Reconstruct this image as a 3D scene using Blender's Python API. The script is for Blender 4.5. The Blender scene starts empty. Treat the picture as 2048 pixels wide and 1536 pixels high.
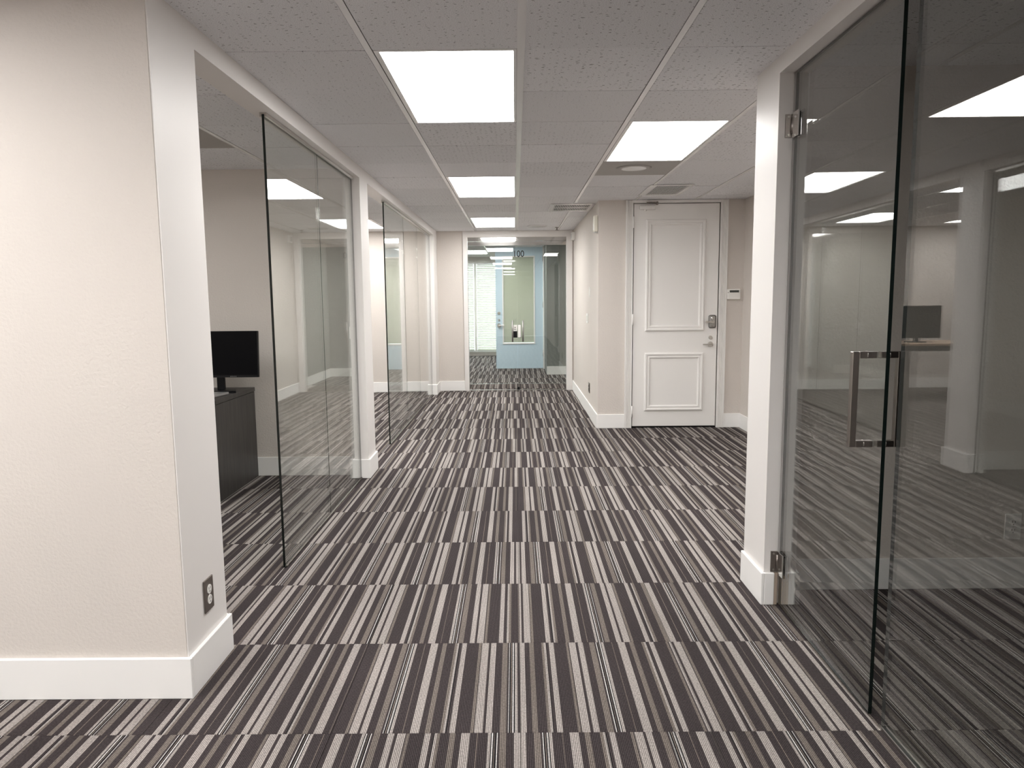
import bpy, bmesh, math, random
from mathutils import Matrix, Vector
random.seed(7)
S = bpy.context.scene
COL = S.collection

# ------------------------------------------------------------------ camera, world, exposure
CAMZ = 1.3863
CEIL = 2.378
cam_d = bpy.data.cameras.new('camera')
cam = bpy.data.objects.new('camera', cam_d)
COL.objects.link(cam)
cam_d.sensor_width = 36.0
F_PX = 1446.98
cam_d.lens = F_PX * 36.0 / 2048.0
cam_d.clip_start = 0.05
right = Vector((0.99994626, 0.00428348, -0.00944039))
down = Vector((-0.00887018, -0.11779712, -0.99299807))
fwd = Vector((-0.00536554, 0.99302844, -0.11775279))
cam.matrix_world = Matrix(((right.x, -down.x, -fwd.x, 0), (right.y, -down.y, -fwd.y, 0),
                           (right.z, -down.z, -fwd.z, CAMZ), (0, 0, 0, 1)))
S.camera = cam
w = bpy.data.worlds.new('world')
S.world = w
w.use_nodes = True
w.node_tree.nodes['Background'].inputs[0].default_value = (0.84, 0.93, 1.0, 1)
w.node_tree.nodes['Background'].inputs[1].default_value = 1.7
S.view_settings.view_transform = 'Standard'
S.view_settings.look = 'None'
S.view_settings.gamma = 1
S.view_settings.use_curve_mapping = False
S.view_settings.exposure = 1.6
LAMP = 7.0            # emission of every lit ceiling panel
LAMP_C = (1.0, 0.98, 0.955)
S.cycles.max_bounces = 14
S.cycles.diffuse_bounces = 8
S.cycles.transparent_max_bounces = 24

# ------------------------------------------------------------------ materials
def nmat(name):
    m = bpy.data.materials.new(name)
    m.use_nodes = True
    return m, m.node_tree.nodes, m.node_tree.links, m.node_tree.nodes['Principled BSDF']

def simple(name, col, rough=0.5, metal=0.0, spec=0.5, coat=0.0):
    m, n, l, b = nmat(name)
    b.inputs['Base Color'].default_value = (*col, 1)
    b.inputs['Roughness'].default_value = rough
    b.inputs['Metallic'].default_value = metal
    b.inputs['Specular IOR Level'].default_value = spec
    b.inputs['Coat Weight'].default_value = coat
    return m

def paint(name, col, rough, scale, strength, dist, mottling=0.04):
    m, n, l, b = nmat(name)
    g = n.new('ShaderNodeNewGeometry')
    ns = n.new('ShaderNodeTexNoise'); ns.inputs['Scale'].default_value = scale
    ns.inputs['Detail'].default_value = 3
    l.new(g.outputs['Position'], ns.inputs['Vector'])
    bp = n.new('ShaderNodeBump'); bp.inputs['Strength'].default_value = strength
    bp.inputs['Distance'].default_value = dist
    l.new(ns.outputs['Fac'], bp.inputs['Height']); l.new(bp.outputs['Normal'], b.inputs['Normal'])
    n2 = n.new('ShaderNodeTexNoise'); n2.inputs['Scale'].default_value = 1.7
    l.new(g.outputs['Position'], n2.inputs['Vector'])
    mx = n.new('ShaderNodeMix'); mx.data_type = 'RGBA'
    mx.inputs[6].default_value = (*[c * (1 - mottling) for c in col], 1)
    mx.inputs[7].default_value = (*[min(1, c * (1 + mottling)) for c in col], 1)
    l.new(n2.outputs['Fac'], mx.inputs[0]); l.new(mx.outputs[2], b.inputs['Base Color'])
    b.inputs['Roughness'].default_value = rough
    b.inputs['Specular IOR Level'].default_value = 0.3
    return m

M = {}
M['wall'] = paint('beige textured wall paint', (0.635, 0.590, 0.550), 0.7, 85, 0.55, 0.004)
M['trim'] = paint('satin off-white paint', (0.76, 0.735, 0.715), 0.42, 40, 0.06, 0.002, 0.02)
M['base'] = paint('white baseboard paint', (0.86, 0.85, 0.835), 0.4, 30, 0.05, 0.002, 0.01)
M['door'] = paint('white door paint', (0.82, 0.805, 0.785), 0.38, 30, 0.05, 0.002, 0.015)
M['blue'] = paint('pale blue door paint', (0.58, 0.73, 0.83), 0.4, 30, 0.04, 0.002, 0.02)
M['shadewall'] = paint('lobby wall paint darkened for shade', (0.20, 0.215, 0.20), 0.7, 85, 0.4, 0.003)  # base colour darkened to stand for shade on walls facing away from daylight
M['tee'] = simple('white enamelled steel', (0.84, 0.83, 0.83), 0.25)
M['plenum'] = simple('dark plenum', (0.05, 0.05, 0.05), 0.9)
M['greypanel'] = simple('grey metal panel', (0.36, 0.34, 0.32), 0.5)
M['plastic'] = simple('white plastic', (0.80, 0.79, 0.76), 0.35)
M['cream'] = simple('cream plastic', (0.74, 0.71, 0.62), 0.4)
M['black'] = simple('black plastic', (0.006, 0.006, 0.007), 0.4, 0.0, 0.2)
M['screen'] = simple('dark screen', (0.002, 0.002, 0.003), 0.35, 0.0, 0.08)
M['darkslot'] = simple('dark slot', (0.01, 0.01, 0.01), 0.7)
M['nickel'] = simple('satin nickel', (0.56, 0.54, 0.51), 0.28, 1.0)
M['chrome'] = simple('polished chrome', (0.74, 0.73, 0.71), 0.07, 1.0)
M['brushed'] = simple('brushed grey steel', (0.36, 0.35, 0.335), 0.45, 0.9)
M['bronze'] = simple('brushed dark steel', (0.30, 0.27, 0.25), 0.33, 1.0)
M['steelplate'] = simple('brushed steel plate', (0.27, 0.24, 0.22), 0.38, 1.0)
M['silver'] = simple('silver aluminium', (0.62, 0.62, 0.63), 0.35, 0.8)
M['wood'] = simple('raw wood', (0.46, 0.29, 0.12), 0.75)
M['cardboard'] = simple('raw gypsum', (0.36, 0.29, 0.23), 0.85)
M['lcd'] = simple('grey display', (0.05, 0.055, 0.05), 0.2)
M['floor'] = simple('floor underlay', (0.04, 0.038, 0.036), 0.9)
M['greycard'] = simple('grey plastic', (0.45, 0.45, 0.44), 0.4)

def wood_dark():
    m, n, l, b = nmat('dark grey wood laminate')
    g = n.new('ShaderNodeNewGeometry'); mp = n.new('ShaderNodeMapping')
    mp.inputs['Scale'].default_value = (30, 30, 2.2)
    l.new(g.outputs['Position'], mp.inputs['Vector'])
    ns = n.new('ShaderNodeTexNoise'); ns.inputs['Scale'].default_value = 1.5; ns.inputs['Detail'].default_value = 5
    l.new(mp.outputs['Vector'], ns.inputs['Vector'])
    r = n.new('ShaderNodeValToRGB')
    r.color_ramp.elements[0].position = 0.3; r.color_ramp.elements[0].color = (0.030, 0.027, 0.026, 1)
    r.color_ramp.elements[1].position = 0.7; r.color_ramp.elements[1].color = (0.062, 0.056, 0.052, 1)
    l.new(ns.outputs['Fac'], r.inputs['Fac']); l.new(r.outputs['Color'], b.inputs['Base Color'])
    b.inputs['Roughness'].default_value = 0.42
    return m
M['laminate'] = wood_dark()

def wood_light():
    m, n, l, b = nmat('light oak laminate')
    g = n.new('ShaderNodeNewGeometry'); mp = n.new('ShaderNodeMapping')
    mp.inputs['Scale'].default_value = (3, 40, 40)
    l.new(g.outputs['Position'], mp.inputs['Vector'])
    ns = n.new('ShaderNodeTexNoise'); ns.inputs['Scale'].default_value = 1.2; ns.inputs['Detail'].default_value = 4
    l.new(mp.outputs['Vector'], ns.inputs['Vector'])
    r = n.new('ShaderNodeValToRGB')
    r.color_ramp.elements[0].position = 0.3; r.color_ramp.elements[0].color = (0.40, 0.27, 0.18, 1)
    r.color_ramp.elements[1].position = 0.7; r.color_ramp.elements[1].color = (0.55, 0.41, 0.30, 1)
    l.new(ns.outputs['Fac'], r.inputs['Fac']); l.new(r.outputs['Color'], b.inputs['Base Color'])
    b.inputs['Roughness'].default_value = 0.4
    return m
M['oak'] = wood_light()

def glass(name, tint):
    m = bpy.data.materials.new(name); m.use_nodes = True
    n, l = m.node_tree.nodes, m.node_tree.links
    n.remove(n['Principled BSDF'])
    out = n['Material Output']
    g = n.new('ShaderNodeNewGeometry')
    d = n.new('ShaderNodeVectorMath'); d.operation = 'DOT_PRODUCT'
    l.new(g.outputs['Normal'], d.inputs[0]); l.new(g.outputs['Incoming'], d.inputs[1])
    def mth(op, a, bv=None):
        q = n.new('ShaderNodeMath'); q.operation = op
        for i, v in enumerate((a, bv)):
            if v is None: continue
            if isinstance(v, (int, float)): q.inputs[i].default_value = v
            else: l.new(v, q.inputs[i])
        return q.outputs[0]
    c = mth('ABSOLUTE', d.outputs['Value'])
    f = mth('POWER', mth('SUBTRACT', 1.0, c), 4.1)
    f = mth('ADD', mth('MULTIPLY', f, 0.93), 0.065)
    t = n.new('ShaderNodeBsdfTransparent'); t.inputs[0].default_value = (*tint, 1)
    s = n.new('ShaderNodeBsdfGlossy'); s.inputs['Roughness'].default_value = 0.0
    s.inputs[0].default_value = (1, 1, 1, 1)
    mx = n.new('ShaderNodeMixShader')
    l.new(f, mx.inputs[0]); l.new(t.outputs[0], mx.inputs[1]); l.new(s.outputs[0], mx.inputs[2])
    l.new(mx.outputs[0], out.inputs['Surface'])
    return m
M['glass'] = glass('clear glass', (0.955, 0.972, 0.958))
M['glassdark'] = glass('grey tinted glass', (0.85, 0.86, 0.85))
M['edge'] = simple('dark glass edge', (0.004, 0.008, 0.007), 0.25)
M['edgegrey'] = simple('grey glass edge', (0.06, 0.065, 0.062), 0.2)
M['edgelight'] = simple('pale glass edge', (0.45, 0.50, 0.45), 0.2)

def emit(name, col, s):
    m = bpy.data.materials.new(name); m.use_nodes = True
    n, l = m.node_tree.nodes, m.node_tree.links
    n.remove(n['Principled BSDF'])
    e = n.new('ShaderNodeEmission'); e.inputs[0].default_value = (*col, 1); e.inputs[1].default_value = s
    l.new(e.outputs[0], n['Material Output'].inputs['Surface'])
    return m
M['lit'] = emit('lit prismatic diffuser', LAMP_C, LAMP)

def slat_mat():
    m, n, l, b = nmat('white blind slat')
    b.inputs['Base Color'].default_value = (0.80, 0.80, 0.71, 1); b.inputs['Roughness'].default_value = 0.5
    t = n.new('ShaderNodeBsdfTranslucent'); t.inputs[0].default_value = (0.85, 0.88, 0.82, 1)
    mx = n.new('ShaderNodeMixShader'); mx.inputs[0].default_value = 0.3
    l.new(b.outputs[0], mx.inputs[1]); l.new(t.outputs[0], mx.inputs[2])
    l.new(mx.outputs[0], n['Material Output'].inputs['Surface'])
    return m
M['slat'] = slat_mat()

TILE = 0.6105
CX0, CY0 = -0.605, 2.177       # carpet grid origin
GX0, GY0 = 0.032, 3.035        # ceiling grid origin

def carpet():
    m, n, l, b = nmat('striped carpet tile')
    g = n.new('ShaderNodeNewGeometry'); sp = n.new('ShaderNodeSeparateXYZ')
    l.new(g.outputs['Position'], sp.inputs[0])
    def mth(op, a, bv=None, cv=None):
        q = n.new('ShaderNodeMath'); q.operation = op
        for i, v in enumerate((a, bv, cv)):
            if v is None: continue
            if isinstance(v, (int, float)): q.inputs[i].default_value = v
            else: l.new(v, q.inputs[i])
        return q.outputs[0]
    X, Y = sp.outputs[0], sp.outputs[1]
    cx = mth('FLOOR', mth('DIVIDE', mth('SUBTRACT', X, CX0), TILE))
    cy = mth('FLOOR', mth('DIVIDE', mth('SUBTRACT', Y, CY0), TILE))
    cb = n.new('ShaderNodeCombineXYZ'); l.new(cx, cb.inputs[0]); l.new(cy, cb.inputs[1])
    wn = n.new('ShaderNodeTexWhiteNoise'); wn.noise_dimensions = '2D'; l.new(cb.outputs[0], wn.inputs['Vector'])
    sc = n.new('ShaderNodeSeparateColor'); l.new(wn.outputs['Color'], sc.inputs[0])
    PER = 0.404
    u = mth('SUBTRACT', X, CX0)
    flip = mth('SUBTRACT', mth('MULTIPLY', mth('GREATER_THAN', sc.outputs[1], 0.5), 2.0), 1.0)
    u = mth('ADD', mth('MULTIPLY', u, flip), mth('MULTIPLY', sc.outputs[0], PER))
    t = mth('FRACT', mth('DIVIDE', u, PER))
    L = (0.330, 0.300, 0.282); T = (0.165, 0.142, 0.126); D = (0.050, 0.041, 0.042)
    K = (0.012, 0.011, 0.013); W = (0.46, 0.44, 0.43); F = (0.15, 0.125, 0.11)
    stops = [(0, L), (.063, D), (.089, L), (.139, D), (.203, T), (.253, D), (.266, W), (.276, K), (.288, F), (.295, K), (.304, W), (.313, K),
             (.323, L), (.345, D), (.425, F), (.431, D), (.487, L), (.557, D), (.605, T), (.648, D), (.725, T),
             (.747, L), (.766, K), (.776, D), (.80, L), (.845, D), (.965, T), (.992, D)]
    r = n.new('ShaderNodeValToRGB'); cr = r.color_ramp; cr.interpolation = 'CONSTANT'
    cr.elements[0].position = 0; cr.elements[0].color = (*stops[0][1], 1)
    cr.elements[1].position = stops[1][0]; cr.elements[1].color = (*stops[1][1], 1)
    for p, c in stops[2:]:
        e = cr.elements.new(p); e.color = (*c, 1)
    l.new(t, r.inputs['Fac'])
    # loop ribs along the tile and yarn flecks
    RIB = 0.0054
    rib = mth('SINE', mth('MULTIPLY', X, 2 * math.pi / RIB))
    rib01 = mth('MULTIPLY_ADD', rib, 0.5, 0.5)
    mp = n.new('ShaderNodeMapping'); mp.inputs['Scale'].default_value = (1 / RIB, 130, 1)
    l.new(g.outputs['Position'], mp.inputs['Vector'])
    fl = n.new('ShaderNodeTexNoise'); fl.inputs['Scale'].default_value = 1.0; fl.inputs['Detail'].default_value = 1
    l.new(mp.outputs['Vector'], fl.inputs['Vector'])
    wide = n.new('ShaderNodeTexNoise'); wide.inputs['Scale'].default_value = 2.2
    l.new(g.outputs['Position'], wide.inputs['Vector'])
    k = mth('MULTIPLY_ADD', rib01, 1.0, 0.33)
    k = mth('MULTIPLY', k, mth('MULTIPLY_ADD', fl.outputs['Fac'], 1.1, 0.5))
    k = mth('MULTIPLY', k, mth('MULTIPLY_ADD', wide.outputs['Fac'], 0.4, 0.8))
    # slight per tile shade
    k = mth('MULTIPLY', k, mth('MULTIPLY_ADD', sc.outputs[2], 0.16, 0.92))
    vm = n.new('ShaderNodeVectorMath'); vm.operation = 'SCALE'
    l.new(r.outputs['Color'], vm.inputs[0]); l.new(k, vm.inputs['Scale'])
    l.new(vm.outputs[0], b.inputs['Base Color'])
    b.inputs['Roughness'].default_value = 0.95
    b.inputs['Specular IOR Level'].default_value = 0.1
    b.inputs['Sheen Weight'].default_value = 0.0
    bp = n.new('ShaderNodeBump'); bp.inputs['Strength'].default_value = 0.35; bp.inputs['Distance'].default_value = 0.002
    l.new(mth('ADD', rib01, fl.outputs['Fac']), bp.inputs['Height']); l.new(bp.outputs['Normal'], b.inputs['Normal'])
    return m
M['carpet'] = carpet()

def acoustic():
    m, n, l, b = nmat('mineral fibre ceiling tile')
    g = n.new('ShaderNodeNewGeometry'); sp = n.new('ShaderNodeSeparateXYZ')
    l.new(g.outputs['Position'], sp.inputs[0])
    def mth(op, a, bv=None, cv=None):
        q = n.new('ShaderNodeMath'); q.operation = op
        for i, v in enumerate((a, bv, cv)):
            if v is None: continue
            if isinstance(v, (int, float)): q.inputs[i].default_value = v
            else: l.new(v, q.inputs[i])
        return q.outputs[0]
    cx = mth('FLOOR', mth('DIVIDE', mth('SUBTRACT', sp.outputs[0], GX0), TILE))
    cy = mth('FLOOR', mth('DIVIDE', mth('SUBTRACT', sp.outputs[1], GY0), TILE))
    cb = n.new('ShaderNodeCombineXYZ'); l.new(cx, cb.inputs[0]); l.new(cy, cb.inputs[1])
    wn = n.new('ShaderNodeTexWhiteNoise'); wn.noise_dimensions = '2D'; l.new(cb.outputs[0], wn.inputs['Vector'])
    sc = n.new('ShaderNodeSeparateColor'); l.new(wn.outputs['Color'], sc.inputs[0])
    # wobble the coordinates so that fissures bend
    nz = n.new('ShaderNodeTexNoise'); nz.inputs['Scale'].default_value = 26
    l.new(g.outputs['Position'], nz.inputs['Vector'])
    off = n.new('ShaderNodeVectorMath'); off.operation = 'MULTIPLY_ADD'
    l.new(nz.outputs['Color'], off.inputs[0]); off.inputs[1].default_value = (0.030, 0.030, 0); l.new(g.outputs['Position'], off.inputs[2])
    mp = n.new('ShaderNodeMapping'); mp.inputs['Scale'].default_value = (34, 78, 1)
    l.new(off.outputs[0], mp.inputs['Vector'])
    v = n.new('ShaderNodeTexVoronoi'); v.inputs['Scale'].default_value = 1.0; v.voronoi_dimensions = '2D'
    l.new(mp.outputs['Vector'], v.inputs['Vector'])
    vs = n.new('ShaderNodeSeparateColor'); l.new(v.outputs['Color'], vs.inputs[0])
    rad = mth('MULTIPLY', mth('SUBTRACT', vs.outputs[0], 0.38), mth('MULTIPLY_ADD', sc.outputs[0], 0.26, 0.15))
    hole = mth('LESS_THAN', v.outputs['Distance'], rad)
    v2 = n.new('ShaderNodeTexVoronoi'); v2.inputs['Scale'].default_value = 170; v2.voronoi_dimensions = '2D'
    l.new(g.outputs['Position'], v2.inputs['Vector'])
    pin = mth('LESS_THAN', v2.outputs['Distance'], 0.17)
    h = mth('MAXIMUM', hole, mth('MULTIPLY', pin, 0.55))
    k = mth('MULTIPLY', mth('SUBTRACT', 1.0, mth('MULTIPLY', h, 0.62)), mth('MULTIPLY_ADD', sc.outputs[1], 0.10, 0.92))
    vm = n.new('ShaderNodeVectorMath'); vm.operation = 'SCALE'; vm.inputs[0].default_value = (0.82, 0.82, 0.84)
    l.new(k, vm.inputs['Scale']); l.new(vm.outputs[0], b.inputs['Base Color'])
    b.inputs['Roughness'].default_value = 0.9; b.inputs['Specular IOR Level'].default_value = 0.15
    bp = n.new('ShaderNodeBump'); bp.inputs['Strength'].default_value = 0.5; bp.inputs['Distance'].default_value = 0.003
    l.new(mth('SUBTRACT', 1.0, h), bp.inputs['Height']); l.new(bp.outputs['Normal'], b.inputs['Normal'])
    return m
M['acoustic'] = acoustic()

# ------------------------------------------------------------------ mesh helpers
OFF = {}
def at(o):
    return OFF.get(o.name, Vector((0, 0, 0)))

class MB:
    """collects solids in scene coordinates; build() links them as one mesh object"""
    def __init__(self):
        self.bm = bmesh.new(); self.mi = 0
    def mat(self, i):
        self.mi = i; return self
    def box(self, x0, y0, z0, x1, y1, z1, bevel=0.0, seg=2):
        x0, x1 = sorted((x0, x1)); y0, y1 = sorted((y0, y1)); z0, z1 = sorted((z0, z1))
        mt = Matrix.Translation(((x0 + x1) / 2, (y0 + y1) / 2, (z0 + z1) / 2)) @ Matrix.Diagonal((x1 - x0, y1 - y0, z1 - z0, 1))
        r = bmesh.ops.create_cube(self.bm, size=1, matrix=mt)
        vs = r['verts']
        fs = {f for v in vs for f in v.link_faces}
        for f in fs: f.material_index = self.mi
        if bevel:
            es = {e for v in vs for e in v.link_edges}
            bv = bmesh.ops.bevel(self.bm, geom=list(es), offset=bevel, segments=seg, affect='EDGES', profile=0.5)
            for f in bv['faces']: f.material_index = self.mi
        return self
    def pane(self, x0, y0, z0, x1, y1, z1, axis, mglass=0, medge=1):
        """glass slab: big faces get glass, thin faces the edge material"""
        mt = Matrix.Translation(((x0 + x1) / 2, (y0 + y1) / 2, (z0 + z1) / 2)) @ Matrix.Diagonal((abs(x1 - x0), abs(y1 - y0), abs(z1 - z0), 1))
        r = bmesh.ops.create_cube(self.bm, size=1, matrix=mt)
        for f in {f for v in r['verts'] for f in v.link_faces}:
            f.normal_update()
            f.material_index = mglass if abs(f.normal[axis]) > 0.9 else medge
        return self
    def cyl(self, p0, p1, r0, r1=None, n=24, caps=True):
        p0, p1 = Vector(p0), Vector(p1); r1 = r0 if r1 is None else r1
        d = p1 - p0
        q = Vector((0, 0, 1)).rotation_difference(d.normalized()).to_matrix().to_4x4()
        mt = Matrix.Translation((p0 + p1) / 2) @ q
        r = bmesh.ops.create_cone(self.bm, cap_ends=caps, segments=n, radius1=r0, radius2=r1, depth=d.length, matrix=mt)
        for f in {f for v in r['verts'] for f in v.link_faces}:
            f.material_index = self.mi
            if len(f.verts) == 4: f.smooth = True
        return self
    def sphere(self, c, r, sx=1, sy=1, sz=1, n=20):
        mt = Matrix.Translation(c) @ Matrix.Diagonal((sx, sy, sz, 1))
        q = bmesh.ops.create_uvsphere(self.bm, u_segments=n, v_segments=n // 2, radius=r, matrix=mt)
        for f in {f for v in q['verts'] for f in v.link_faces}:
            f.material_index = self.mi; f.smooth = True
        return self
    def poly(self, pts):
        f = self.bm.faces.new([self.bm.verts.new(p) for p in pts]); f.material_index = self.mi
        return f
    def extrude(self, pts, vec):
        """closed prism from a planar outline"""
        vec = Vector(vec)
        a = [self.bm.verts.new(p) for p in pts]; b = [self.bm.verts.new(Vector(p) + vec) for p in pts]
        fs = [self.bm.faces.new(a), self.bm.faces.new(b[::-1])]
        for i in range(len(a)):
            j = (i + 1) % len(a)
            fs.append(self.bm.faces.new((a[i], b[i], b[j], a[j])))
        for f in fs: f.material_index = self.mi
        return self
    def frame(self, x0, z0, x1, z1, y, prof):
        """mitred rectangular moulding on a wall facing -Y; prof = [(inset, height)]"""
        rings = []
        for ins, h in prof:
            rings.append([self.bm.verts.new(p) for p in ((x0 + ins, y - h, z0 + ins), (x1 - ins, y - h, z0 + ins),
                                                         (x1 - ins, y - h, z1 - ins), (x0 + ins, y - h, z1 - ins))])
        for a, b in zip(rings, rings[1:]):
            for i in range(4):
                j = (i + 1) % 4
                f = self.bm.faces.new((a[i], a[j], b[j], b[i])); f.material_index = self.mi
        return self
    def build(self, name, mats, parent=None, offset=None):
        bmesh.ops.recalc_face_normals(self.bm, faces=self.bm.faces[:])
        o_ = offset if offset is not None else (at(parent) if parent else Vector((0, 0, 0)))
        me = bpy.data.meshes.new(name)
        if o_.length > 0:
            bmesh.ops.translate(self.bm, verts=self.bm.verts[:], vec=-o_)
        self.bm.to_mesh(me); self.bm.free()
        for m in (mats if isinstance(mats, (list, tuple)) else [mats]): me.materials.append(M[m])
        ob = bpy.data.objects.new(name, me); COL.objects.link(ob)
        if parent:
            ob.parent = parent; OFF[ob.name] = o_
        return ob

def tag(o, label=None, cat=None, group=None, kind=None):
    if label: o['label'] = label
    if cat: o['category'] = cat
    if group: o['group'] = group
    if kind: o['kind'] = kind
    return o

def empty(name, loc, label=None, cat=None, group=None, kind=None):
    o = bpy.data.objects.new(name, None); COL.objects.link(o)
    o.empty_display_size = 0.1
    o.location = loc; OFF[o.name] = Vector(loc)
    return tag(o, label, cat, group, kind)

def struct(name, label, cat, boxes, mat, bevel=0.0):
    mb = MB()
    for b in boxes: mb.box(*b, bevel=bevel)
    return tag(mb.build(name, mat), label, cat, kind='structure')

def px(x, y, z):
    """image position of a scene point (used only to decide which tiles are worth a part of their own)"""
    v = Vector((x, y, z - CAMZ)); d = v.dot(fwd)
    if d <= 0.05: return None
    return 1024 + F_PX * v.dot(right) / d, 768 + F_PX * v.dot(down) / d

# ------------------------------------------------------------------ floor and carpet tiles
H = CEIL
floor = tag(MB().box(-5, -5, -0.06, 4.4, 17.7, -0.006).build('floor', 'floor'), 'floor of grey, brown and cream striped carpet tiles', 'floor', kind='structure')
tile_me = None
cand, rest = [], []
for i in range(-8, 8):
    for j in range(-12, 26):
        x, y = CX0 + i * TILE, CY0 + j * TILE
        if x < -5 or x + TILE > 4.4 or y < -5 or y + TILE > 17.8: continue
        p = px(x + TILE / 2, max(y + TILE / 2, 0.4), 0)
        vis = p and -160 < p[0] < 2200 and 560 < p[1] < 1800 and y > 1.2
        if vis and x < -2.9 and y > 2.6: vis = False
        if vis and x > 2.4 and y > 3.3: vis = False
        if vis and y > 11 and (x < -1.9 or x > 1.0): vis = False
        (cand if vis else rest).append((x, y))
cand.sort(key=lambda t: t[1] + abs(t[0]) * 0.1)
rest += cand[300:]; cand = cand[:300]
G = 0.0009
for k, (x, y) in enumerate(cand):
    if tile_me is None:
        ob = MB().box(G, G, -0.006, TILE - G, TILE - G, 0).build('carpet_tile', 'carpet')
        tile_me = ob.data
    else:
        ob = bpy.data.objects.new('carpet_tile', tile_me); COL.objects.link(ob)
    ob.parent = floor; ob.location = (x, y, 0)
mb = MB()
for x, y in rest: mb.box(x + G, y + G, -0.006, x + TILE - G, y + TILE - G, 0)
tag(mb.build('carpet_tile_field', 'carpet', floor), kind='stuff')

# ------------------------------------------------------------------ ceiling grid
GROW = {}
def cell(i, j): return GX0 + i * TILE, GY0 + j * TILE
lit_cells = {   # column, first row -> two rows
    'a': (-1, 0), 'b': (1, 2), 'c': (-1, 5), 'd': (-1, 10)}
taken = set()
LIGHTS = [(-1, 0), (1, 2), (-1, 5), (-1, 10), (-4, 10), (-4, 5), (-7, 10), (-6, 0), (-1, -5), (-4, -4), (-7, -4), (-1, -10), (-4, -9), (-7, -9), (-1, 15), (-4, 15), (-2, 20)]
for i, j in LIGHTS: taken |= {(i, j), (i, j + 1)}
taken |= {(1, 4), (-4, 2)}
ceiling = tag(MB().box(-5, -5, H + 0.030, 4.4, 17.7, H + 0.08).build('ceiling', 'plenum'), 'suspended ceiling of white mineral fibre tiles in a metal grid', 'ceiling', kind='structure')
cme = None
cand, rest = [], []
for i in range(-9, 8):
    for j in range(-13, 25):
        if (i, j) in taken: continue
        x, y = cell(i, j)
        if x < -5.4 or x + TILE > 4.9 or y < -5.3 or y + TILE > 18: continue
        p = px(x + TILE / 2, max(y + TILE / 2, 0.4), H)
        vis = p and -160 < p[0] < 2200 and -260 < p[1] < 560 and y > 1.2
        if vis and x < -3.0: vis = False
        if vis and x > 2.4 and y > 3.2: vis = False
        if vis and y > 11: vis = abs(x) < 1.3 and y < 15
        (cand if vis else rest).append((x, y))
cand.sort(key=lambda t: t[1] + abs(t[0]) * 0.1)
rest += cand[300:]; cand = cand[:300]
BW = 0.013     # half width of a main tee
GY = 0.0034
def ctile(mb, x, y):
    mb.box(x + BW + 0.0025, y + GY, H, x + TILE - BW - 0.0025, y + TILE - GY, H + 0.014)
for x, y in cand:
    dz = random.uniform(-0.0012, 0.0012)
    if cme is None:
        mb = MB(); ctile(mb, 0, 0)
        ob = mb.build('ceiling_tile', 'acoustic'); cme = ob.data
        ob.location = (x, y, dz)
    else:
        ob = bpy.data.objects.new('ceiling_tile', cme); COL.objects.link(ob)
        ob.location = (x, y, dz)
    ob.parent = ceiling
mb = MB()
for x, y in rest: ctile(mb, x, y)
tag(mb.build('ceiling_tile_field', 'acoustic', ceiling), kind='stuff')
for i in range(-8, 8):
    x = GX0 + i * TILE
    bw = 0.016 if i == 0 else BW
    MB().box(x - bw, -5, H - 0.0025, x + bw, 17.6, H - 0.0005).box(x - 0.004, -5, H - 0.0005, x + 0.004, 17.6, H + 0.025).build('grid_bar', 'tee', ceiling)

mb = MB()
for i in range(-8, 7):
    for j in range(-12, 24):
        if (i, j) in taken and (i, j - 1) in taken: continue
        x, y = cell(i, j)
        mb.box(x + BW - 0.003, y - GY * 0.95, H + 0.0115, x + TILE - BW + 0.003, y + GY * 0.95, H + 0.0120)
tag(mb.build('cross_tee', 'tee', ceiling), kind='stuff')

# ------------------------------------------------------------------ walls
def wall(name, label, *boxes, mat='wall'):
    return struct(name, label, 'wall', boxes, mat)
wall('wall_left', 'cream textured wall end at the near left, facing the viewer', (-5, 2.40, 0, -1.160, 2.74, H))
wall('wall_left', 'beige textured wall at the back of the first office', (-5, 5.645, 0, -1.275, 5.745, H))
wall('wall_left', 'bright cream wall at the back of the second office', (-5, 10.80, 0, -1.275, 10.90, H))
wall('wall_left', 'outer wall of the offices on the left', (-5.1, -5, 0, -5.0, 17.7, H))
wall('wall_back', 'beige strip of wall left of the numbered glass doors', (-1.275, 10.885, 0, -0.740, 11.0, H), (-0.740, 10.885, 2.34, 0.83, 11.0, H), (0.83, 10.885, 0, 0.99, 11.0, H))
wall('wall_right', 'white corridor wall with a light switch, right of the glass doors', (0.869, 7.78, 0, 0.99, 10.885, H))
wall('wall_right', 'beige wall around the white panelled door', (0.869, 7.62, 0, 1.18, 7.78, H - 0.0), (2.17, 7.62, 0, 2.5, 7.78, H), (1.18, 7.70, 0, 2.17, 7.78, H), mat='wall')
wall('wall_right', 'side wall of the door alcove on the right', (2.38, 3.41, 0, 2.5, 7.62, H))
wall('wall_right', 'dim wall with an outlet behind the right glass door', (1.235, 3.31, 0, 4.3, 3.41, H))
wall('wall_right', 'far side wall of the unlit room on the right', (4.3, -2.0, 0, 4.4, 3.41, H))
wall('wall_right', 'near wall of the unlit room on the right', (1.235, -2.1, 0, 4.3, -2.0, H))
wall('wall_right', 'unseen corridor wall on the right, lengthened to darken the unlit room', (1.11, -5, 0, 1.235, 1.31, H))  # out of view; run forward to the sidelight to cut light into the room
wall('wall_front', 'wall behind the viewer', (-5, -5.1, 0, 1.235, -5.0, H))
wall('wall_back', 'side wall of the lobby beyond the glass doors', (0.95, 11.0, 0, 1.05, 13.1, H), mat='shadewall')
wall('wall_back', 'shade-darkened wall end at the right of the pale blue door', (0.565, 13.10, 0, 1.05, 14.24, H), mat='shadewall')
wall('wall_back', 'outer side wall of the lobby', (1.05, 14.24, 0, 1.15, 17.7, H))
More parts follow.
